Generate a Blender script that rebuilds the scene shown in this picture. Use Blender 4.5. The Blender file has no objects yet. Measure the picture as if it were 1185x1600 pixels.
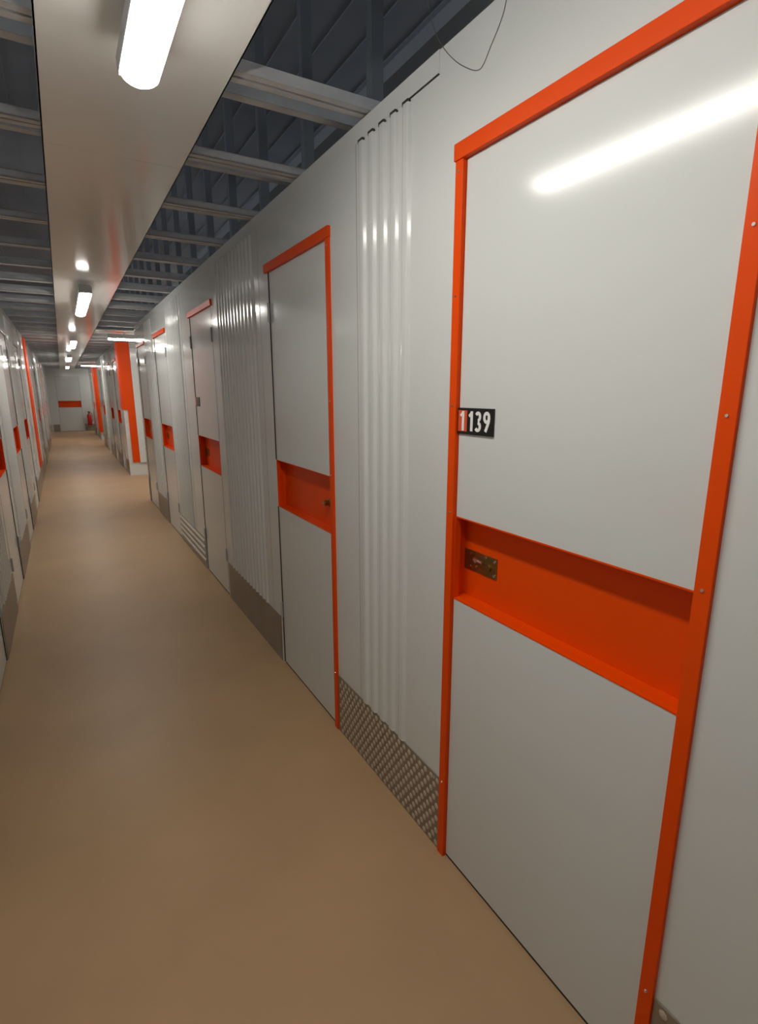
import bpy, bmesh, math, random
from mathutils import Matrix, Vector
random.seed(7)
SC = bpy.context.scene
COL = SC.collection

# ------------------------------------------------------------------ camera
EYE = 1.625
cam_d = bpy.data.cameras.new('camera')
cam = bpy.data.objects.new('camera', cam_d)
COL.objects.link(cam)
cam_d.sensor_fit = 'VERTICAL'
cam_d.sensor_height = 36.0
cam_d.sensor_width = 36.0
cam_d.lens = 830.0 * 36.0 / 1600.0
cam_d.clip_start = 0.02
cam_d.clip_end = 100
Rm = [[0.8637473551132391, -0.1129758135140297, 0.49109772153383807],
      [-0.5039229702173705, -0.19081071178422088, 0.8424089935154432],
      [-0.001465135552461429, -0.9751039625748847, -0.22174336513960897]]
M4 = Matrix(((Rm[0][0], -Rm[0][1], -Rm[0][2], 0),
             (Rm[1][0], -Rm[1][1], -Rm[1][2], 0),
             (Rm[2][0], -Rm[2][1], -Rm[2][2], EYE),
             (0, 0, 0, 1)))
cam.matrix_world = M4
SC.camera = cam

# ------------------------------------------------------------------ world, exposure
LAMP = 31.0            # radiance of the lamp diffusers
w = bpy.data.worlds.new('world'); SC.world = w
w.use_nodes = True
w.node_tree.nodes['Background'].inputs[0].default_value = (0.75, 0.85, 1.0, 1)
w.node_tree.nodes['Background'].inputs[1].default_value = 1.1
SC.view_settings.view_transform = 'Standard'
SC.view_settings.look = 'None'
SC.view_settings.gamma = 1
SC.view_settings.use_curve_mapping = False
SC.view_settings.exposure = 0.0

# ------------------------------------------------------------------ materials
def mat(name, col, rough=0.5, metal=0.0, spec=0.5, coat=0.0, emit=None, estr=0, var=0.0, vscale=3.0, bump=0.0, bscale=60.0):
    m = bpy.data.materials.new(name); m.use_nodes = True
    nt = m.node_tree; b = nt.nodes['Principled BSDF']
    b.inputs['Base Color'].default_value = (*col, 1)
    b.inputs['Roughness'].default_value = rough
    b.inputs['Metallic'].default_value = metal
    b.inputs['Specular IOR Level'].default_value = spec
    b.inputs['Coat Weight'].default_value = coat
    b.inputs['Coat Roughness'].default_value = 0.08
    if emit:
        b.inputs['Emission Color'].default_value = (*emit, 1)
        b.inputs['Emission Strength'].default_value = estr
    tc = nt.nodes.new('ShaderNodeTexCoord')
    if var > 0:
        n = nt.nodes.new('ShaderNodeTexNoise'); n.inputs['Scale'].default_value = vscale
        n.inputs['Detail'].default_value = 4
        nt.links.new(tc.outputs['Object'], n.inputs['Vector'])
        r = nt.nodes.new('ShaderNodeValToRGB')
        r.color_ramp.elements[0].position = 0.3; r.color_ramp.elements[1].position = 0.7
        r.color_ramp.elements[0].color = (*[c * (1 - var) for c in col], 1)
        r.color_ramp.elements[1].color = (*[min(1, c * (1 + var)) for c in col], 1)
        nt.links.new(n.outputs['Fac'], r.inputs['Fac'])
        nt.links.new(r.outputs['Color'], b.inputs['Base Color'])
    if bump > 0:
        n2 = nt.nodes.new('ShaderNodeTexNoise'); n2.inputs['Scale'].default_value = bscale
        nt.links.new(tc.outputs['Object'], n2.inputs['Vector'])
        bp = nt.nodes.new('ShaderNodeBump'); bp.inputs['Strength'].default_value = bump
        bp.inputs['Distance'].default_value = 0.01
        nt.links.new(n2.outputs['Fac'], bp.inputs['Height'])
        nt.links.new(bp.outputs['Normal'], b.inputs['Normal'])
    return m

WHITE = mat('white_coated_steel', (0.68, 0.70, 0.685), 0.13, 0, 0.5, var=0.015, vscale=1.2, bump=0.06, bscale=2.2)
WHITE_DOOR = mat('white_door_steel', (0.66, 0.685, 0.67), 0.145, 0, 0.5, bump=0.03, bscale=1.7)
TRAY = mat('white_tray_steel', (0.80, 0.79, 0.76), 0.13, 0, 0.6, bump=0.10, bscale=2.0)
ORANGE = mat('orange_coated_steel', (0.80, 0.070, 0.0), 0.4, 0, 0.18)
FLOOR = mat('beige_floor_paint', (0.50, 0.325, 0.175), 0.42, 0, 0.35, var=0.07, vscale=1.6, bump=0.04, bscale=6)
GALV = mat('galvanised_steel', (0.55, 0.56, 0.56), 0.45, 0.3, 0.5, var=0.12, vscale=8)
POST = mat('dark_painted_steel', (0.20, 0.21, 0.22), 0.6)
RAIL = mat('grey_painted_steel', (0.42, 0.44, 0.45), 0.6)
DECK = mat('dark_ceiling_deck', (0.36, 0.38, 0.41), 0.75, 0, 0.3, var=0.2, vscale=1.1)
DARK = mat('dark_gap', (0.03, 0.028, 0.026), 0.7)
TREAD = mat('chequer_plate_aluminium', (0.27, 0.225, 0.175), 0.34, 0.3, 0.5, var=0.1, vscale=5)
STUD = mat('pale_stud_aluminium', (0.56, 0.50, 0.42), 0.35, 0.3)  # studs get a paler colour than the plate
BRASS = mat('brass', (0.30, 0.17, 0.05), 0.35, 0.9)
STEEL = mat('bright_steel', (0.75, 0.74, 0.72), 0.22, 1.0)
BLACK = mat('black_plate', (0.012, 0.012, 0.012), 0.3)
PAINT_W = mat('white_print', (0.85, 0.85, 0.83), 0.4)
RED_P = mat('red_print', (0.70, 0.09, 0.03), 0.35)
HOUSING = mat('grey_lamp_housing', (0.42, 0.42, 0.42), 0.4)
DIFF = mat('lit_diffuser', (0.9, 0.9, 0.9), 0.3, emit=(1.0, 0.965, 0.9), estr=LAMP)
RED_X = mat('red_extinguisher', (0.55, 0.02, 0.015), 0.25)
BLACK_R = mat('black_rubber', (0.02, 0.02, 0.02), 0.5)
WIRE = mat('grey_wire', (0.10, 0.095, 0.085), 0.5)

# ------------------------------------------------------------------ helpers
class MB:
    def __init__(s): s.bm = bmesh.new()
    def box(s, x0, x1, y0, y1, z0, z1):
        v = [s.bm.verts.new((x, y, z)) for x in (x0, x1) for y in (y0, y1) for z in (z0, z1)]
        for f in ((0, 1, 3, 2), (4, 6, 7, 5), (0, 4, 5, 1), (2, 3, 7, 6), (0, 2, 6, 4), (1, 5, 7, 3)):
            s.bm.faces.new([v[i] for i in f])
        return s
    def tube(s, pts, r, n=8, caps=True):
        rings = []
        for i, p in enumerate(pts):
            p = Vector(p)
            d = (Vector(pts[min(i + 1, len(pts) - 1)]) - Vector(pts[max(i - 1, 0)])).normalized()
            a = d.orthogonal().normalized() if abs(d.z) > 0.99 else d.cross(Vector((0, 0, 1))).normalized()
            b = d.cross(a)
            rr = r[i] if isinstance(r, (list, tuple)) else r
            rings.append([s.bm.verts.new(p + (a * math.cos(t) + b * math.sin(t)) * rr) for t in [2 * math.pi * k / n for k in range(n)]])
        for A, B in zip(rings, rings[1:]):
            for k in range(n): s.bm.faces.new([A[k], A[(k + 1) % n], B[(k + 1) % n], B[k]])
        if caps: s.bm.faces.new(rings[0][::-1]); s.bm.faces.new(rings[-1])
        return s
    def prism(s, prof, place, t0, t1):
        """extrude closed profile [(a,b)] from t0 to t1; place(a,b,t) -> xyz"""
        A = [s.bm.verts.new(place(a, b, t0)) for a, b in prof]
        B = [s.bm.verts.new(place(a, b, t1)) for a, b in prof]
        n = len(prof)
        for i in range(n): s.bm.faces.new([A[i], A[(i + 1) % n], B[(i + 1) % n], B[i]])
        s.bm.faces.new(A[::-1]); s.bm.faces.new(B)
        return s
    def build(s, name, m, parent=None, bevel=0.0, smooth=False):
        bmesh.ops.recalc_face_normals(s.bm, faces=s.bm.faces)
        me = bpy.data.meshes.new(name); s.bm.to_mesh(me); s.bm.free()
        me.materials.append(m)
        if smooth:
            for p in me.polygons: p.use_smooth = True
        o = bpy.data.objects.new(name, me); COL.objects.link(o)
        if parent:
            o.parent = parent
            o.matrix_parent_inverse = Matrix.Translation(-parent.location) if parent.parent is None else Matrix.Identity(4)
            if parent.parent is not None: o.matrix_parent_inverse = Matrix.Identity(4)
        if bevel:
            b = o.modifiers.new('bevel', 'BEVEL'); b.width = bevel; b.segments = 2; b.limit_method = 'ANGLE'
        return o

def tag(o, label=None, cat=None, group=None, kind=None):
    if label: o['label'] = label
    if cat: o['category'] = cat
    if group: o['group'] = group
    if kind: o['kind'] = kind
    return o

def empty(name, loc):
    o = bpy.data.objects.new(name, None); COL.objects.link(o); o.location = loc
    o.empty_display_size = 0.1
    return o

# surface frames: u along the wall, v out of the wall into the corridor, z up
XR, XL, YE = 1.0, -0.475, 26.0
def Wr(u, v, z): return (XR - v, u, z)
def Wl(u, v, z): return (XL + v, u, z)
def We(u, v, z): return (u, YE - v, z)
def wbox(mb, W, u0, u1, v0, v1, z0, z1):
    a = W(u0, v0, z0); b = W(u1, v1, z1)
    return mb.box(min(a[0], b[0]), max(a[0], b[0]), min(a[1], b[1]), max(a[1], b[1]), z0, z1)

WT = 2.535      # top of the partition walls
DH = 2.228      # underside of the door header
HD = 0.042      # header height

# ------------------------------------------------------------------ floor, ceiling
tag(MB().box(-4, 5, -7, 27, -0.1, 0).build('floor', FLOOR), 'beige painted concrete floor running down the corridor', 'floor', kind='structure')
cb = MB().box(-4, 5, -7, 27, 3.56, 3.66)
for k in range(45):                       # ribs of the trapezoidal deck
    x = -3.9 + k * 0.2
    cb.box(x, x + 0.012, -7, 27, 3.552, 3.57)
tag(cb.build('ceiling', DECK), 'dark deck far above the open steel beams', 'ceiling', kind='structure')

# ------------------------------------------------------------------ partitions
RD = [(0.518, 1.252), (2.135, 2.862), (4.13, 4.88), (6.17, 6.93), (7.80, 8.56),
      (12.15, 12.88), (13.95, 14.70), (16.85, 17.6), (22.4, 23.15)]
RD_BACK = [(-1.9, -1.15), (-4.2, -3.45)]
LD = [(-2.6, -1.85), (1.1, 1.85), (2.98, 3.74), (4.70, 5.43), (6.68, 7.42), (8.60, 9.34), (13.7, 14.45), (16.4, 17.15), (20.2, 20.95)]
JW = 0.032
def partition(name, W, spans, doors, label):
    mb = MB()
    for a, b in spans:
        cuts = sorted([(u0 - JW, u1 + JW) for u0, u1 in doors if a < u0 < b])
        p = a
        for c0, c1 in cuts:
            wbox(mb, W, p, c0, -0.04, 0.0, 0, WT)
            wbox(mb, W, c0, c1, -0.04, 0.0, DH + HD, WT)
            p = c1
        wbox(mb, W, p, b, -0.04, 0.0, 0, WT)
    o = mb.build(name, WHITE)
    return tag(o, label, 'wall', kind='structure')
wr = partition('wall_right', Wr, [(-6.5, 8.72), (11.5, 18.9), (20.5, 24.4)], RD + RD_BACK, 'glossy white steel partition wall with the numbered orange framed door')
wl = partition('wall_left', Wl, [(-6.5, 26.0)], LD, 'glossy white steel partition seen edge on along the opposite side of the corridor')
# end wall
ED = (-0.17, 0.67)
mb = MB()
wbox(mb, We, XL - 0.3, ED[0] - JW, -0.04, 0, 0, WT + 0.05)
wbox(mb, We, ED[1] + JW, 4.4, -0.04, 0, 0, WT + 0.05)
wbox(mb, We, ED[0] - JW, ED[1] + JW, -0.04, 0, DH + HD, WT + 0.05)
tag(mb.build('wall_end', WHITE), 'white wall closing the far end of the corridor', 'wall', kind='structure')
tag(MB().box(-3.6, 4.3, 26.2, 26.25, 0, 3.55).build('wall_far', DECK), 'dark wall of the hall above the end partition', 'wall', kind='structure')
# faces of the cross aisles
mb = MB()
mb.box(1.04, 4.3, 8.68, 8.72, 0, WT); mb.box(1.04, 4.3, 24.36, 24.4, 0, WT); mb.box(1.04, 4.3, 11.5, 11.54, 0, WT)
mb.box(1.04, 4.3, 18.86, 18.9, 0, WT); mb.box(1.04, 4.3, 20.5, 20.54, 0, WT)
mb.box(4.3, 4.34, -7, 26, 0, WT); mb.box(-3.64, -3.6, -7, 26, 0, WT)
tag(mb.build('wall_side', WHITE), 'white partition faces turning into the side aisles', 'wall', kind='structure')
tag(MB().box(-3.6, 4.3, -6.6, -6.5, 0, 3.5).build('wall_back', WHITE), 'white wall closing the corridor behind the viewer', 'wall', kind='structure')

# vertical ribs pressed into the sheet wall
def ribs(W, parent, u0, u1, z0, z1, pitch=0.0715, wd=0.046, h=0.011):
    mb = MB(); u = u0
    while u + wd <= u1 + 1e-4:
        s = [(u, 0.0), (u + wd * 0.16, h * 0.85), (u + wd * 0.3, h), (u + wd * 0.7, h), (u + wd * 0.84, h * 0.85), (u + wd, 0.0), (u + wd, -0.002), (u, -0.002)]
        mb.prism(s, lambda a, b, t: W(a, b, t), z0, z1)
        u += pitch
    return mb.build('pressed_rib', WHITE, parent)
ribs(Wr, wr, 1.515, 1.852, 0.30, 2.468)
ribs(Wr, wr, 3.12, 3.98, 0.30, 2.468)
ribs(Wr, wr, 5.35, 6.06, 0.30, 2.468)
ribs(Wr, wr, 7.1, 7.7, 0.30, 2.468)
ribs(Wr, wr, -0.9, -0.4, 0.30, 2.468)
ribs(Wr, wr, 13.1, 13.75, 0.30, 2.468)
ribs(Wr, wr, 15.1, 16.6, 0.30, 2.468)
for a, b in ((2.0, 2.8), (3.95, 4.55), (5.65, 6.5), (7.6, 8.45), (9.6, 10.6), (12.3, 13.5), (14.7, 16.2), (17.5, 19.9)):
    ribs(Wl, wl, a, b, 0.30, 2.468)
# flashing strip along the top of the ribbed sheets, with the open rib ends under it
mb = MB(); wbox(mb, Wr, 1.38, 8.72, 0.0, 0.0014, 2.478, WT + 0.002)
tag(mb.build('trim_1', WHITE), 'white flat flashing strip along the top edge of the near partition', 'trim', kind='structure')
mb = MB()
for k in range(5):
    u = 1.515 + 0.0715 * k
    mb.prism([(u + 0.002, 2.466), (u + 0.044, 2.466), (u + 0.044, 2.478), (u + 0.012, 2.478)], lambda a, b, t: Wr(a, t, b), 0.0, 0.0085)
wbox(mb, Wr, 1.38, 1.53, 0.0, 0.0042, 2.4755, 2.4785)
tag(mb.build('open_rib_end', DARK, wr), 'dark open ends of the ribs')
# seams between flat sheets
mb = MB()
for u in (1.872, 3.02, 5.25):
    wbox(mb, Wr, u, u + 0.004, 0.0, 0.0012, 0.30, 2.478)
mb.build('sheet_seam', HOUSING, wr)
mb = MB(); wbox(mb, Wl, -6.5, 26, 0.0, 0.0035, 2.478, WT + 0.004)
tag(mb.build('trim_2', WHITE), 'white flat flashing strip along the top of the opposite partition', 'trim', kind='structure')

# ------------------------------------------------------------------ doors
def door(n, W, u0, u1, near, label, far_orange=False, near_orange=True, lock='far', detail=1, header=ORANGE):
    """near = which end (0: u0, 1: u1) faces the viewer; leaf spans u0..u1"""
    root = empty('door_%d' % n, (0, 0, 0))
    tag(root, label, 'door', kind='structure')
    zb0, zb1 = 0.985, 1.25
    wbox(MB_(), W, u0 + 0.002, u1 - 0.002, -0.045, -0.003, zb1, DH).build('upper_panel', WHITE_DOOR, root, bevel=0.0015)
    wbox(MB_(), W, u0 + 0.002, u1 - 0.002, -0.045, -0.003, 0.012, zb0).build('lower_panel', WHITE_DOOR, root, bevel=0.0015)
    b = MB()
    X_ = 0.016        # the tray runs on behind the jambs
    wbox(b, W, u0 - X_, u1 + X_, -0.062, -0.056, zb0 - 0.004, zb1 + 0.004)
    wbox(b, W, u0 - X_, u1 + X_, -0.057, -0.022, zb0 - 0.002, zb0 + 0.002)
    wbox(b, W, u0 - X_, u1 + X_, -0.057, -0.022, zb1 - 0.002, zb1 + 0.002)
    wbox(b, W, u0 + 0.002, u1 - 0.002, -0.0225, -0.002, zb0 - 0.002, zb0 + 0.002)
    wbox(b, W, u0 + 0.002, u1 - 0.002, -0.0225, -0.002, zb1 - 0.002, zb1 + 0.002)
    wbox(b, W, u0 + 0.0005, u0 + 0.003, -0.0225, -0.001, zb0, zb1)
    wbox(b, W, u1 - 0.003, u1 - 0.0005, -0.0225, -0.001, zb0, zb1)
    wbox(b, W, u0 - X_ - 0.004, u0 - X_, -0.062, -0.022, zb0 - 0.004, zb1 + 0.004)
    wbox(b, W, u1 + X_, u1 + X_ + 0.004, -0.062, -0.022, zb0 - 0.004, zb1 + 0.004)
    tag(b.build('handle_recess', ORANGE, root), 'orange recessed band across the door')
    # frame
    hd = wbox(MB_(), W, u0 - JW - 0.004, u1 + JW + 0.004, -0.04, 0.014, DH, DH + HD).build('header', header, root, bevel=0.0015)
    if header is ORANGE: tag(hd, 'orange header')
    else: wbox(MB_(), W, u0, u1, -0.03, -0.001, DH - 0.004, DH).build('top_seal', DARK, root)
    for side in (0, 1):
        is_near = (side == near)
        a, c = (u0 - JW, u0) if side == 0 else (u1, u1 + JW)
        org = near_orange if is_near else far_orange
        j = wbox(MB_(), W, a, c, -0.02, 0.010 if org else 0.001, 0, DH).build('jamb', ORANGE if org else WHITE, root, bevel=0.0012)
        if org: tag(j, 'orange door jamb')
        if org and detail > 1:
            s = MB(); um = (a + c) / 2
            for z in (0.30, 1.262, 1.583, 1.885, 2.20):
                p = Vector(W(um, 0.0095, z)); q = Vector(W(um, 0.0125, z))
                s.tube([p, q], [0.0042, 0.0030], 10)
            tag(s.build('screw', STEEL, j), 'small bright screw heads')
        if not org:   # joint beside the leaf, painted dark for the jamb's reflection; hinge at the top
            e0, e1 = (u0 - 0.003, u0 + 0.0018) if side == 0 else (u1 - 0.0018, u1 + 0.003)
            wbox(wbox(MB_(), W, e0, e1, -0.02, 0.0015, 0.01, zb0 - 0.002), W, e0, e1, -0.02, 0.0015, zb1 + 0.002, DH).build('joint_reflection', DARK, root)
            h = MB(); uh = (e0 + e1) / 2
            for zc in (0.35, 2.03):
                h.tube([W(uh, 0.006, zc - 0.05), W(uh, 0.006, zc + 0.05)], 0.007, 8)
            h.build('hinge', HOUSING, root)
    # dark strip put in for the shadow line under the leaf
    wbox(MB_(), W, u0, u1, -0.03, -0.006, 0.0, 0.012).build('bottom_shadow', DARK, root)
    # lock on the back of the recess
    if lock == 'far':
        ul = (u1 + 0.012, u1 - 0.136) if near == 0 else (u0 - 0.012, u0 + 0.136)
        zc = 1.107
        pl = wbox(MB_(), W, min(ul), max(ul), -0.0565, -0.0535, zc - 0.033, zc + 0.033).build('lock_plate', BRASS, root, bevel=0.001)
        tag(pl, 'brass lock plate')
        d = 1 if ul[1] > ul[0] else -1
        ul = (ul[0] + d * 0.018, ul[1])
        if detail > 1:
            m1 = MB()
            m1.tube([W(ul[0] + d * 0.038, -0.046, zc + 0.010), W(ul[0] + d * 0.075, -0.046, zc + 0.010)], 0.007, 10)
            m1.tube([W(ul[0] + d * 0.055, -0.046, zc + 0.010), W(ul[0] + d * 0.055, -0.034, zc + 0.010)], 0.005, 8)
            m1.build('bolt', STEEL, pl, smooth=False)
            m2 = MB(); m2.tube([W(ul[0] + d * 0.096, -0.0538, zc - 0.004), W(ul[0] + d * 0.096, -0.048, zc - 0.004)], 0.010, 14)
            m2.build('keyhole_cylinder', BRASS, pl)
            m3 = MB()
            for uu, zz in ((0.012, 0.022), (0.121, 0.022), (0.012, -0.022), (0.121, -0.022), (0.04, -0.015)):
                m3.tube([W(ul[0] + d * uu, -0.0538, zc + zz), W(ul[0] + d * uu, -0.0515, zc + zz)], 0.0045, 8)
            m3.build('rivet', STEEL, pl)
            m4 = MB(); wbox(m4, W, *sorted((ul[0] + d * 0.030, ul[0] + d * 0.083)), -0.054, -0.0495, zc + 0.000, zc + 0.0025)
            m4.build('bolt_keeper', BRASS, pl)
    else:
        un = (u0 + 0.14) if near == 0 else (u1 - 0.14)
        k = MB(); k.tube([W(un, -0.058, 1.105), W(un, -0.05, 1.105), W(un, -0.046, 1.105), W(un, -0.024, 1.105), W(un, -0.02, 1.105)], [0.021, 0.021, 0.012, 0.014, 0.009], 16)
        tag(k.build('lock_knob', BRASS, root), 'dark brass lock knob')
        k = MB(); k.tube([W(un, -0.0205, 1.105), W(un, -0.018, 1.105)], 0.006, 10)
        k.build('keyhole', STEEL, root)
    return root
def MB_(): return MB()

# the helper below works in place and returns the MB
_old = wbox
d1 = door(1, Wr, *RD[0], 0, 'nearest white door in an orange frame, numbered 1 139 beside its jamb', far_orange=True, detail=2)
np_ = wbox(MB(), Wr, 1.098, 1.252, -0.0035, 0.0025, 1.503, 1.578).build('number_plate', BLACK, d1, bevel=0.001)
tag(np_, 'black number plate reading 1 139 with a red field')
tag(wbox(MB(), Wr, 1.208, 1.247, 0.0024, 0.0030, 1.511, 1.571).build('red_field', RED_P, np_), 'red field behind the first digit')
def stroke(mb, pts, wd, top=0.0038):
    """flat pen stroke of width wd through 2-D points, laid on the number plate"""
    P = [Vector(p) for p in pts]; Lf, Rt = [], []
    for i, p in enumerate(P):
        d = (P[min(i + 1, len(P) - 1)] - P[max(i - 1, 0)]).normalized(); n = Vector((-d.y, d.x))
        Lf.append(p + n * wd / 2); Rt.append(p - n * wd / 2)
    for i in range(len(P) - 1):
        q = [Lf[i], Lf[i + 1], Rt[i + 1], Rt[i]]
        mb.prism([(a.x, a.y) for a in q], lambda a, b, t: Wr(-a, t, b), 0.0026, top)
def arc(cx, cy, rx, ry, a0, a1, n=14):
    return [(cx + rx * math.cos(math.radians(a0 + (a1 - a0) * i / n)), cy + ry * math.sin(math.radians(a0 + (a1 - a0) * i / n))) for i in range(n + 1)]
def digit(ch, uc, h=0.056, wd=0.0100):
    mb = MB(); x = -uc; y0 = 1.541 - h / 2; y1 = 1.541 + h / 2
    if ch == '1':
        stroke(mb, [(x + 0.003, y0), (x + 0.003, y1)], wd); stroke(mb, [(x + 0.004, y1 - 0.003), (x - 0.008, y1 - 0.014)], wd * 0.8, 0.0042)
    if ch == '3':
        r = h / 4 + 0.0003
        stroke(mb, arc(x, y1 - r, 0.0085, r - 0.004, 150, -90), wd * 0.9); stroke(mb, arc(x, y0 + r, 0.0095, r - 0.004, 90, -150), wd * 0.9, 0.0042)
    if ch == '9':
        stroke(mb, arc(x, y1 - 0.0155, 0.0095, 0.0120, 0, 360, 20), wd * 0.9)
        stroke(mb, [(x + 0.0098, y1 - 0.014), (x + 0.0085, y1 - 0.028), (x - 0.003, y0 + 0.002)], wd, 0.0042)
    return mb.build('digit', PAINT_W, np_)
digit('1', 1.228); digit('1', 1.190); digit('3', 1.160); digit('9', 1.124)
door(2, Wr, *RD[1], 0, 'second door from the viewer on the numbered side, knob lock by its near jamb', lock='near', detail=2)
d3 = door(3, Wr, *RD[2], 0, 'third door from the viewer on the numbered side, after the wide ribbed wall', near_orange=False)
n3 = wbox(MB(), Wr, 4.73, 4.88, -0.0035, 0.0025, 1.503, 1.578).build('number_plate', BLACK, d3, bevel=0.001)
tag(wbox(MB(), Wr, 4.835, 4.875, 0.0024, 0.0030, 1.511, 1.571).build('red_field', RED_P, n3), 'red field')
door(4, Wr, *RD[3], 0, 'fourth door from the viewer on the numbered side, beyond the striped kick plate', near_orange=False)
door(5, Wr, *RD[4], 0, 'last door before the first side aisle on the numbered side', near_orange=False)
door(6, Wr, *RD[5], 0, 'first door past the first side aisle, beside the orange corner panel', near_orange=False)
door(7, Wr, *RD[6], 0, 'middle door of the far block on the numbered side', near_orange=False)
door(8, Wr, *RD[7], 0, 'last door of the far block before the second side aisle', near_orange=False)
door(9, Wr, *RD[8], 0, 'door on the numbered side close to the red extinguisher', near_orange=False)
nn = 10
ll = ['door behind the viewer on the opposite wall', 'opposite wall door level with the viewer', 'nearest visible door on the opposite wall, at the picture edge',
      'opposite wall door whose orange recess is cut by the picture edge', 'opposite wall door with its whole orange recess in view, nearest of these',
      'opposite wall door just before the dark skirting stretch', 'opposite wall door just past the tall orange post',
      'opposite wall door two past the tall orange post', 'furthest door on the opposite wall']
for (a, b), lab in zip(LD, ll):
    door(nn, Wl, a, b, 0, lab, near_orange=False, header=WHITE); nn += 1
for (a, b) in RD_BACK:
    door(nn, Wr, a, b, 0, 'numbered side door behind the viewer, %s' % ('nearer one' if a > -3 else 'further one')); nn += 1
door(nn, We, *ED, 5, 'door facing the viewer in the end wall', lock='near', header=WHITE)

# ------------------------------------------------------------------ kick plates
def kick(W, u0, u1, label, studs=False, stripes=False, zt=0.295):
    e = wbox(MB(), W, u0, u1, 0.0004, 0.004, 0.0, zt).build('kick_plate', TREAD, None, bevel=0.0008)
    tag(e, label, 'kick plate', 'metal kick plates along the partitions')
    if studs:
        mb = MB(); p = 0.036; r = 0; z = 0.016
        while z < zt - 0.008:
            u = u0 + 0.014 + (p / 2 if r % 2 else 0)
            while u < u1 - 0.008:
                A = [mb.bm.verts.new(W(u + 0.0105 * math.cos(t), 0.0038, z + 0.0125 * math.sin(t))) for t in [k * math.pi / 4 for k in range(8)]]
                B = [mb.bm.verts.new(W(u + 0.0068 * math.cos(t), 0.0066, z + 0.0085 * math.sin(t))) for t in [k * math.pi / 4 for k in range(8)]]
                C_ = mb.bm.verts.new(W(u, 0.0078, z))
                for k in range(8):
                    mb.bm.faces.new([A[k], A[(k + 1) % 8], B[(k + 1) % 8], B[k]])
                    mb.bm.faces.new([B[k], B[(k + 1) % 8], C_])
                u += p
            z += p * 0.72; r += 1
        tag(mb.build('raised_studs', STUD, e, smooth=True), 'staggered raised studs', kind='stuff')
        uu = u0 + 0.03
        while uu < u1:
            MB().tube([W(uu, 0.004, zt - 0.014), W(uu, 0.0068, zt - 0.014)], 0.005, 8).build('rivet', STEEL, e); uu += 0.20
    if stripes:  # white raised stripes stand in for bright reflections on the plate
        mb = MB()
        for k in range(4):
            z = 0.055 + k * 0.062
            mb.prism([(z, 0.0035), (z + 0.012, 0.010), (z + 0.030, 0.010), (z + 0.042, 0.0035)], lambda a, b, t: W(t, b, a), u0 + 0.01, u1 - 0.01)
        tag(mb.build('reflection_stripe', WHITE, e), 'pale reflection stripes put in as horizontal beads')
    return e
kick(Wr, -1.1, 0.484, 'kick plate at the bottom picture corner, on the viewer side of door 139', studs=True)
kick(Wr, 1.288, 2.101, 'studded kick plate below the five-ribbed wall, between the first two doors', studs=True)
kick(Wr, 2.898, 4.094, 'plain-looking dark kick plate between the second and third doors', studs=False)
kick(Wr, 4.916, 6.134, 'kick plate with pale painted reflection stripes, between the third and fourth doors', stripes=True)
kick(Wr, 6.966, 7.764, 'short kick plate just before the last door of the near block', studs=False)
kick(Wr, 8.6, 8.7, 'kick plate at the end of the near block beside the first side aisle')
kick(Wr, 11.55, 12.11, 'kick plate under the orange corner of the far block')
kick(Wr, 12.92, 13.91, 'kick plate between the first two doors of the far block')
kick(Wr, 14.74, 16.81, 'long kick plate in the middle of the far block')
kick(Wr, 17.64, 18.86, 'kick plate at the far end of the far block')
kick(Wr, 20.6, 22.36, 'kick plate past the second side aisle')
kick(Wr, 23.2, 24.35, 'kick plate at the corner in front of the red extinguisher')
kick(Wl, 1.89, 2.94, 'kick plate on the opposite wall nearest the viewer')
kick(Wl, 3.78, 4.66, 'dark kick plate low on the opposite wall at the picture edge')
kick(Wl, 5.47, 6.64, 'kick plate on the opposite wall between its two nearest orange recesses')
kick(Wl, 7.46, 8.56, 'kick plate on the opposite wall before the tall orange post, nearer one')
kick(Wl, 9.38, 13.66, 'long kick plate on the opposite wall under the tall orange post')
kick(Wl, 14.5, 16.36, 'kick plate on the opposite wall past the tall orange post')
kick(Wl, 17.2, 20.16, 'kick plate on the opposite wall before its furthest door')
kick(We, XL + 0.03, ED[0] - JW - 0.004, 'kick plate on the end wall beside the opposite wall corner')
kick(We, ED[1] + JW + 0.004, 2.2, 'kick plate on the end wall under the red extinguisher')

# ------------------------------------------------------------------ orange corner panels and posts
tag(MB().box(1.0, 1.20, 11.47, 11.5, 1.28, WT).box(1.07, 1.20, 11.47, 11.5, 0.26, 1.28).build('trim_3', ORANGE, None, bevel=0.004), 'tall orange corner panel where the first side aisle opens', 'trim', kind='structure')
tag(MB().box(1.20, 1.42, 11.455, 11.5, 0.25, WT - 0.1).build('trim_4', WHITE, None, bevel=0.004), 'white strip beside the tall orange corner panel', 'trim', kind='structure')
mb = MB(); wbox(mb, Wr, 11.5, 11.95, 0, 0.012, 1.28, WT)
tag(mb.build('trim_5', ORANGE), 'orange upper panel wrapping the corner of the far block', 'trim', kind='structure')
tag(MB().box(1.0, 1.25, 20.46, 20.5, 0.28, WT).build('trim_6', ORANGE), 'orange corner panel at the second side aisle', 'trim', kind='structure')
mb = MB(); wbox(mb, Wr, 20.5, 21.6, 0, 0.012, 0.30, WT)
tag(mb.build('trim_7', ORANGE), 'orange panel on the corridor side past the second side aisle', 'trim', kind='structure')
mb = MB(); wbox(mb, Wr, 15.9, 16.25, 0, 0.025, 0, WT - 0.08)
tag(mb.build('trim_8', PAINT_W, None, bevel=0.004), 'bright white post standing out from the far block', 'trim', kind='structure')
mb = MB(); wbox(mb, Wl, 11.1, 11.75, 0, 0.02, 0.32, WT)
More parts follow.
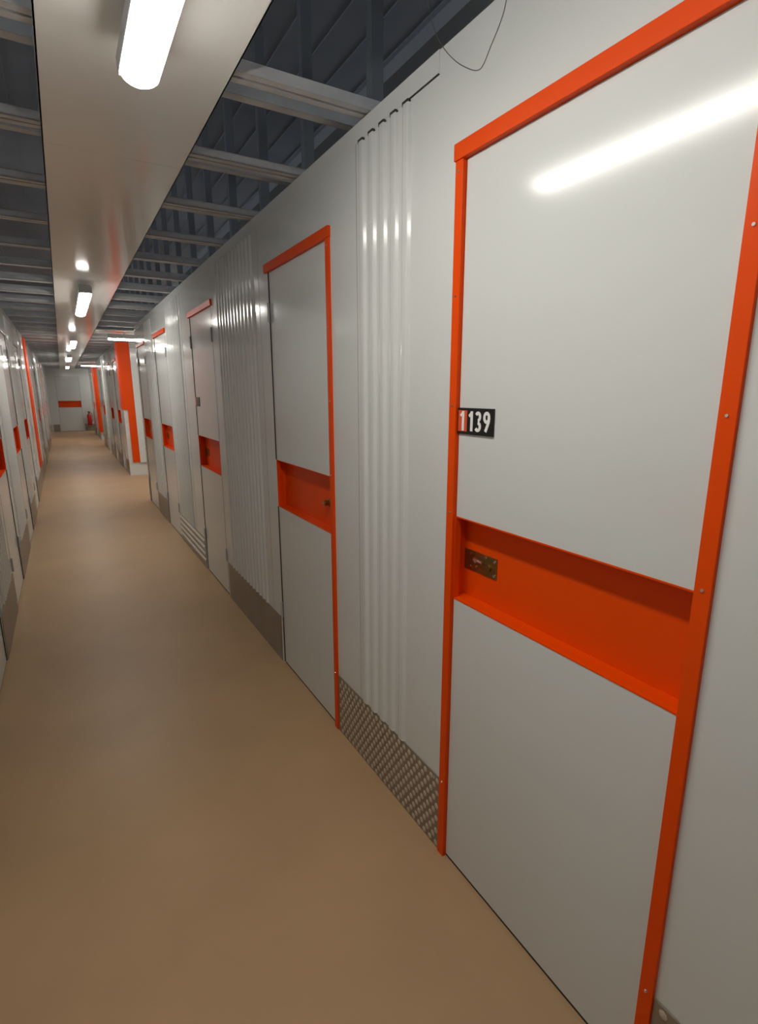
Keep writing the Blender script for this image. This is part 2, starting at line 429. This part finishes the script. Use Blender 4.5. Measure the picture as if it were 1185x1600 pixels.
tag(mb.build('trim_9', ORANGE, None, bevel=0.004), 'tall orange post on the opposite wall', 'trim', kind='structure')
mb = MB(); wbox(mb, Wl, 9.7, 10.3, 0, 0.014, 0.30, WT - 0.02)
tag(mb.build('trim_10', WHITE), 'flat white cover strip before the tall orange post', 'trim', kind='structure')

# ------------------------------------------------------------------ light tray under the beams
ZP = 2.525
TX0, TX1 = 0.043, 0.537
seams = [-2.5, 0.0, 2.54, 4.95, 7.45, 9.95, 12.45, 14.95, 17.45, 19.95, 22.45, 25.98]
names = ['behind the viewer', 'carrying the nearest lamp', 'second from the viewer, bare and brownish', 'third from the viewer, carrying the second lamp',
         'fourth from the viewer', 'fifth from the viewer', 'sixth from the viewer', 'seventh from the viewer', 'eighth from the viewer', 'ninth from the viewer', 'last one, reaching the end wall']
for i, (a, b) in enumerate(zip(seams, seams[1:])):
    t = MB().box(TX0, TX1, a + 0.0015, b - 0.0015, ZP, ZP + 0.012)
    t.box(TX0, TX0 + 0.004, a + 0.0015, b - 0.0015, ZP, ZP + 0.05)
    t.box(TX1 - 0.004, TX1, a + 0.0015, b - 0.0015, ZP, ZP + 0.05)
    o = t.build('light_tray', TRAY)
    tag(o, 'long white tray panel hanging under the beams, ' + names[i], 'ceiling panel', 'white tray panels down the middle of the ceiling')
for yc, lab in ((9.55, 'white tray panel branching into the first side aisle'), (19.6, 'white tray panel branching into the second side aisle'), (25.2, 'white tray panel branching off just before the end wall')):
    o = MB().box(TX1 + 0.002, 4.2, yc - 0.25, yc + 0.25, ZP, ZP + 0.012).build('light_tray', TRAY)
    tag(o, lab, 'ceiling panel', 'white tray panels down the middle of the ceiling')

# ------------------------------------------------------------------ lamps
def lamp_proto():
    """tri-proof batten along local Y, origin at the tray surface above its middle"""
    root = empty('ceiling_light', (0, 0, 0))
    L = 1.46; R = 0.046
    def prof(w, z0, z1, n=12, bottom=True):
        pts = [(-w, z1), (-w, z0 + w * 0.8)]
        for k in range(1, n):
            t = math.pi + math.pi * k / n
            pts.append((w * math.cos(t), z0 + w * 0.8 + w * 0.8 * math.sin(t)))
        pts += [(w, z0 + w * 0.8), (w, z1)]
        return pts
    # housing
    h = MB(); h.prism([(-0.040, -0.035), (-0.049, -0.060), (-0.049, -0.100), (0.049, -0.100), (0.049, -0.060), (0.040, -0.035)], lambda a, b, t: (a, t, b), -L / 2, L / 2)
    h.build('housing', HOUSING, root, bevel=0.004)
    # diffuser: rounded section with rounded ends in plan
    d = MB(); N = 14; rings = []
    ys = []
    for k in range(9):
        a = math.pi / 2 * k / 8
        ys.append((-L / 2 + R * (1 - math.cos(a)) , math.sin(a)))
    full = ys + [(-y, s) for y, s in reversed(ys)]
    for y, s in full:
        wv = max(0.004, R * (0.25 + 0.75 * s)) ; dp = 0.024 * (0.55 + 0.45 * s)
        ring = [(-wv, -0.1005)]
        for q in range(11):
            t = math.pi + math.pi * q / 10
            ring.append((wv * math.cos(t), -0.1015 - dp * 0.25 + dp * 0.75 * math.sin(t)))
        ring.append((wv, -0.1005))
        rings.append([d.bm.verts.new((x, y, z)) for x, z in ring])
    for A, B in zip(rings, rings[1:]):
        m_ = len(A)
        for q in range(m_): d.bm.faces.new([A[q], A[(q + 1) % m_], B[(q + 1) % m_], B[q]])
    d.bm.faces.new(rings[0][::-1]); d.bm.faces.new(rings[-1])
    tag(d.build('diffuser', DIFF, root, smooth=True), 'glowing white diffuser')
    for s in (-1, 1):
        c = MB().box(-0.035, 0.035, s * 0.50 - 0.015, s * 0.50 + 0.015, -0.036, 0.0)
        c.build('bracket', STEEL, root)
    return root
def copy_tree(o):
    c = o.copy(); COL.objects.link(c)
    for ch in [x for x in bpy.data.objects if x.parent == o]:
        k = ch.copy(); COL.objects.link(k); k.parent = c
        k.matrix_parent_inverse = ch.matrix_parent_inverse.copy()
    return c
L0 = lamp_proto()
LX = 0.267
spots = [(LX, 0.99, 0, 'lit ceiling lamp nearest the viewer, cut by the top of the picture'),
         (LX, 6.03, 0, 'second lit ceiling lamp from the viewer along the tray'),
         (LX, 11.05, 0, 'third lit ceiling lamp along the tray, just past the first side aisle'),
         (LX, 16.1, 0, 'fourth lit ceiling lamp along the tray'),
         (LX, 21.4, 0, 'furthest lit ceiling lamp along the tray, above the end door'),
         (LX, -4.0, 0, 'lit ceiling lamp on the tray behind the viewer'),
         (1.44, 9.5, 90, 'lit lamp set crosswise where the first side aisle opens'),
         (1.36, 19.6, 90, 'lit lamp set crosswise where the second side aisle opens'),
         (3.2, 9.5, 90, 'lit lamp deeper inside the first side aisle'),
         (1.95, 25.2, 90, 'unseen lamp added round the corner in the side aisle to brighten the end wall')]  # last lamp is added out of view to brighten the end wall
for i, (x, y, a, lab) in enumerate(spots):
    o = L0 if i == 0 else copy_tree(L0)
    o.location = (x, y, ZP); o.rotation_euler = (0, 0, math.radians(a))
    tag(o, lab, 'lamp', 'tube lamps under the ceiling tray')

# ------------------------------------------------------------------ beams
def beam_proto():
    root = empty('ceiling_beam', (0, 0, 0))
    f = MB()
    f.box(-3.5, 4.25, -0.034, -0.006, 2.541, 2.547); f.box(-3.5, 4.25, 0.006, 0.034, 2.541, 2.547)
    f.box(-3.5, 4.25, -0.034, -0.031, 2.541, 2.575); f.box(-3.5, 4.25, 0.031, 0.034, 2.541, 2.575)
    f.box(-3.5, 4.25, -0.034, 0.034, 2.572, 2.575)
    f.build('lower_channel', GALV, root)
    r = MB()
    r.box(-3.5, 4.25, 0.215, 0.257, 2.60, 2.606); r.box(-3.5, 4.25, 0.215, 0.219, 2.60, 2.64)
    r.box(-3.5, 4.25, 0.215, 0.257, 2.636, 2.64)
    r.build('upper_channel', GALV, root)
    for x in (1.12, -0.75):
        MB().box(x, x + 0.05, 0.17, 0.21, 2.60, 3.56).build('hanger_post', POST, root)
    return root
B0 = beam_proto()
ordn = ['first', 'second', 'third', 'fourth', 'fifth', 'sixth', 'seventh', 'eighth', 'ninth', 'tenth']
k = 0
while 1.80 + 0.645 * k < 25.8:
    y = 1.80 + 0.645 * k
    if abs(y - 9.55) < 0.2 and False: pass
    o = B0 if k == 0 else copy_tree(B0)
    o.location = (0, y, 0)
    if k < 10:
        tag(o, '%s galvanised double beam from the viewer crossing above the tray' % ordn[k], 'beam', 'galvanised beams crossing the ceiling')
    else:
        tag(o, 'galvanised beam crossing the dark far part of the ceiling', 'beam', 'far galvanised beams')
    k += 1
for x, z, wd, lab in ((1.50, 3.0, 0.13, 'long grey duct running above the numbered partition'), (-0.85, 2.80, 0.10, 'long grey rail running above the opposite partition')):
    o = MB().box(x - wd / 2, x + wd / 2, 0.2, 25.9, z, z + 0.06).build('ceiling_rail', RAIL)
    tag(o, lab, 'rail')
o = MB().box(-3.5, 4.2, 11.765, 11.845, 2.578, 2.67).build('cable_trunking', PAINT_W, None, bevel=0.004)
tag(o, 'pale cable trunking crossing the corridor above the tall orange post', 'trunking')

# ------------------------------------------------------------------ loose wire
def bez(p0, p1, p2, p3, n):
    out = []
    for i in range(n + 1):
        t = i / n
        out.append(tuple((1 - t) ** 3 * a + 3 * (1 - t) ** 2 * t * b + 3 * (1 - t) * t * t * c + t ** 3 * d for a, b, c, d in zip(p0, p1, p2, p3)))
    return out
CU = (0.0, 0.0, EYE)
def on_x(px, py, x):       # point of the plane x = const seen at a photo position
    r = [Rm[i][0] * (px - 592.5) + Rm[i][1] * (py - 800) + Rm[i][2] * 830 for i in range(3)]
    s = x / r[0]
    return (x, r[1] * s, r[2] * s + EYE)
wp = [on_x(*p) for p in ((664, -60, 0.93), (668, 0, 0.93), (676, 40, 0.93), (690, 72, 0.93), (712, 97, 0.935), (735, 109, 0.94), (748, 111, 0.94),
                         (756, 102, 0.94), (766, 75, 0.94), (780, 42, 0.94), (790, 12, 0.94), (796, -30, 0.94), (800, -80, 0.94))]
cu = bpy.data.curves.new('loose_wire', 'CURVE'); cu.dimensions = '3D'; cu.bevel_depth = 0.0011; cu.bevel_resolution = 2
sp = cu.splines.new('NURBS'); sp.points.add(len(wp) - 1)
for q, p in zip(sp.points, wp): q.co = (*p, 1)
sp.use_endpoint_u = True; sp.order_u = 3; sp.resolution_u = 8
t = bpy.data.objects.new('tmp', cu); COL.objects.link(t)
bpy.context.view_layer.update()
me = bpy.data.meshes.new_from_object(t.evaluated_get(bpy.context.evaluated_depsgraph_get()))
bpy.data.objects.remove(t)
me.materials.clear(); me.materials.append(WIRE); me.name = 'loose_wire'
o = bpy.data.objects.new('loose_wire', me); COL.objects.link(o)
tag(o, 'thin dark wire hanging in a loop over the top edge of the wall', 'wire')

# ------------------------------------------------------------------ fire extinguisher
ex = empty('fire_extinguisher', (0.90, 25.85, 0.24))
tag(ex, 'red fire extinguisher hung on the end wall beside the facing door', 'fire extinguisher')
def exb(pts, r, n=16): 
    m = MB(); m.tube([(0.90 + p[0], 25.85 + p[1], 0.24 + p[2]) for p in pts], r, n); return m
exb([(0, 0, 0), (0, 0, 0.02), (0, 0, 0.40), (0, 0, 0.46), (0, 0, 0.49)], [0.07, 0.085, 0.085, 0.055, 0.025]).build('cylinder_body', RED_X, ex, smooth=True)
exb([(0, 0, 0.49), (0, 0, 0.55)], [0.022, 0.02], 10).build('valve', BLACK_R, ex)
MB().box(0.84, 0.96, 25.83, 25.87, 0.79, 0.81).build('handle', BLACK_R, ex)
exb([(0.02, 0, 0.53), (0.10, -0.02, 0.50), (0.125, -0.03, 0.35), (0.11, -0.03, 0.15)], 0.012, 8).build('hose', BLACK_R, ex)
MB().box(0.86, 0.94, 25.92, 26.0, 0.60, 0.64).build('wall_bracket', BLACK_R, ex)
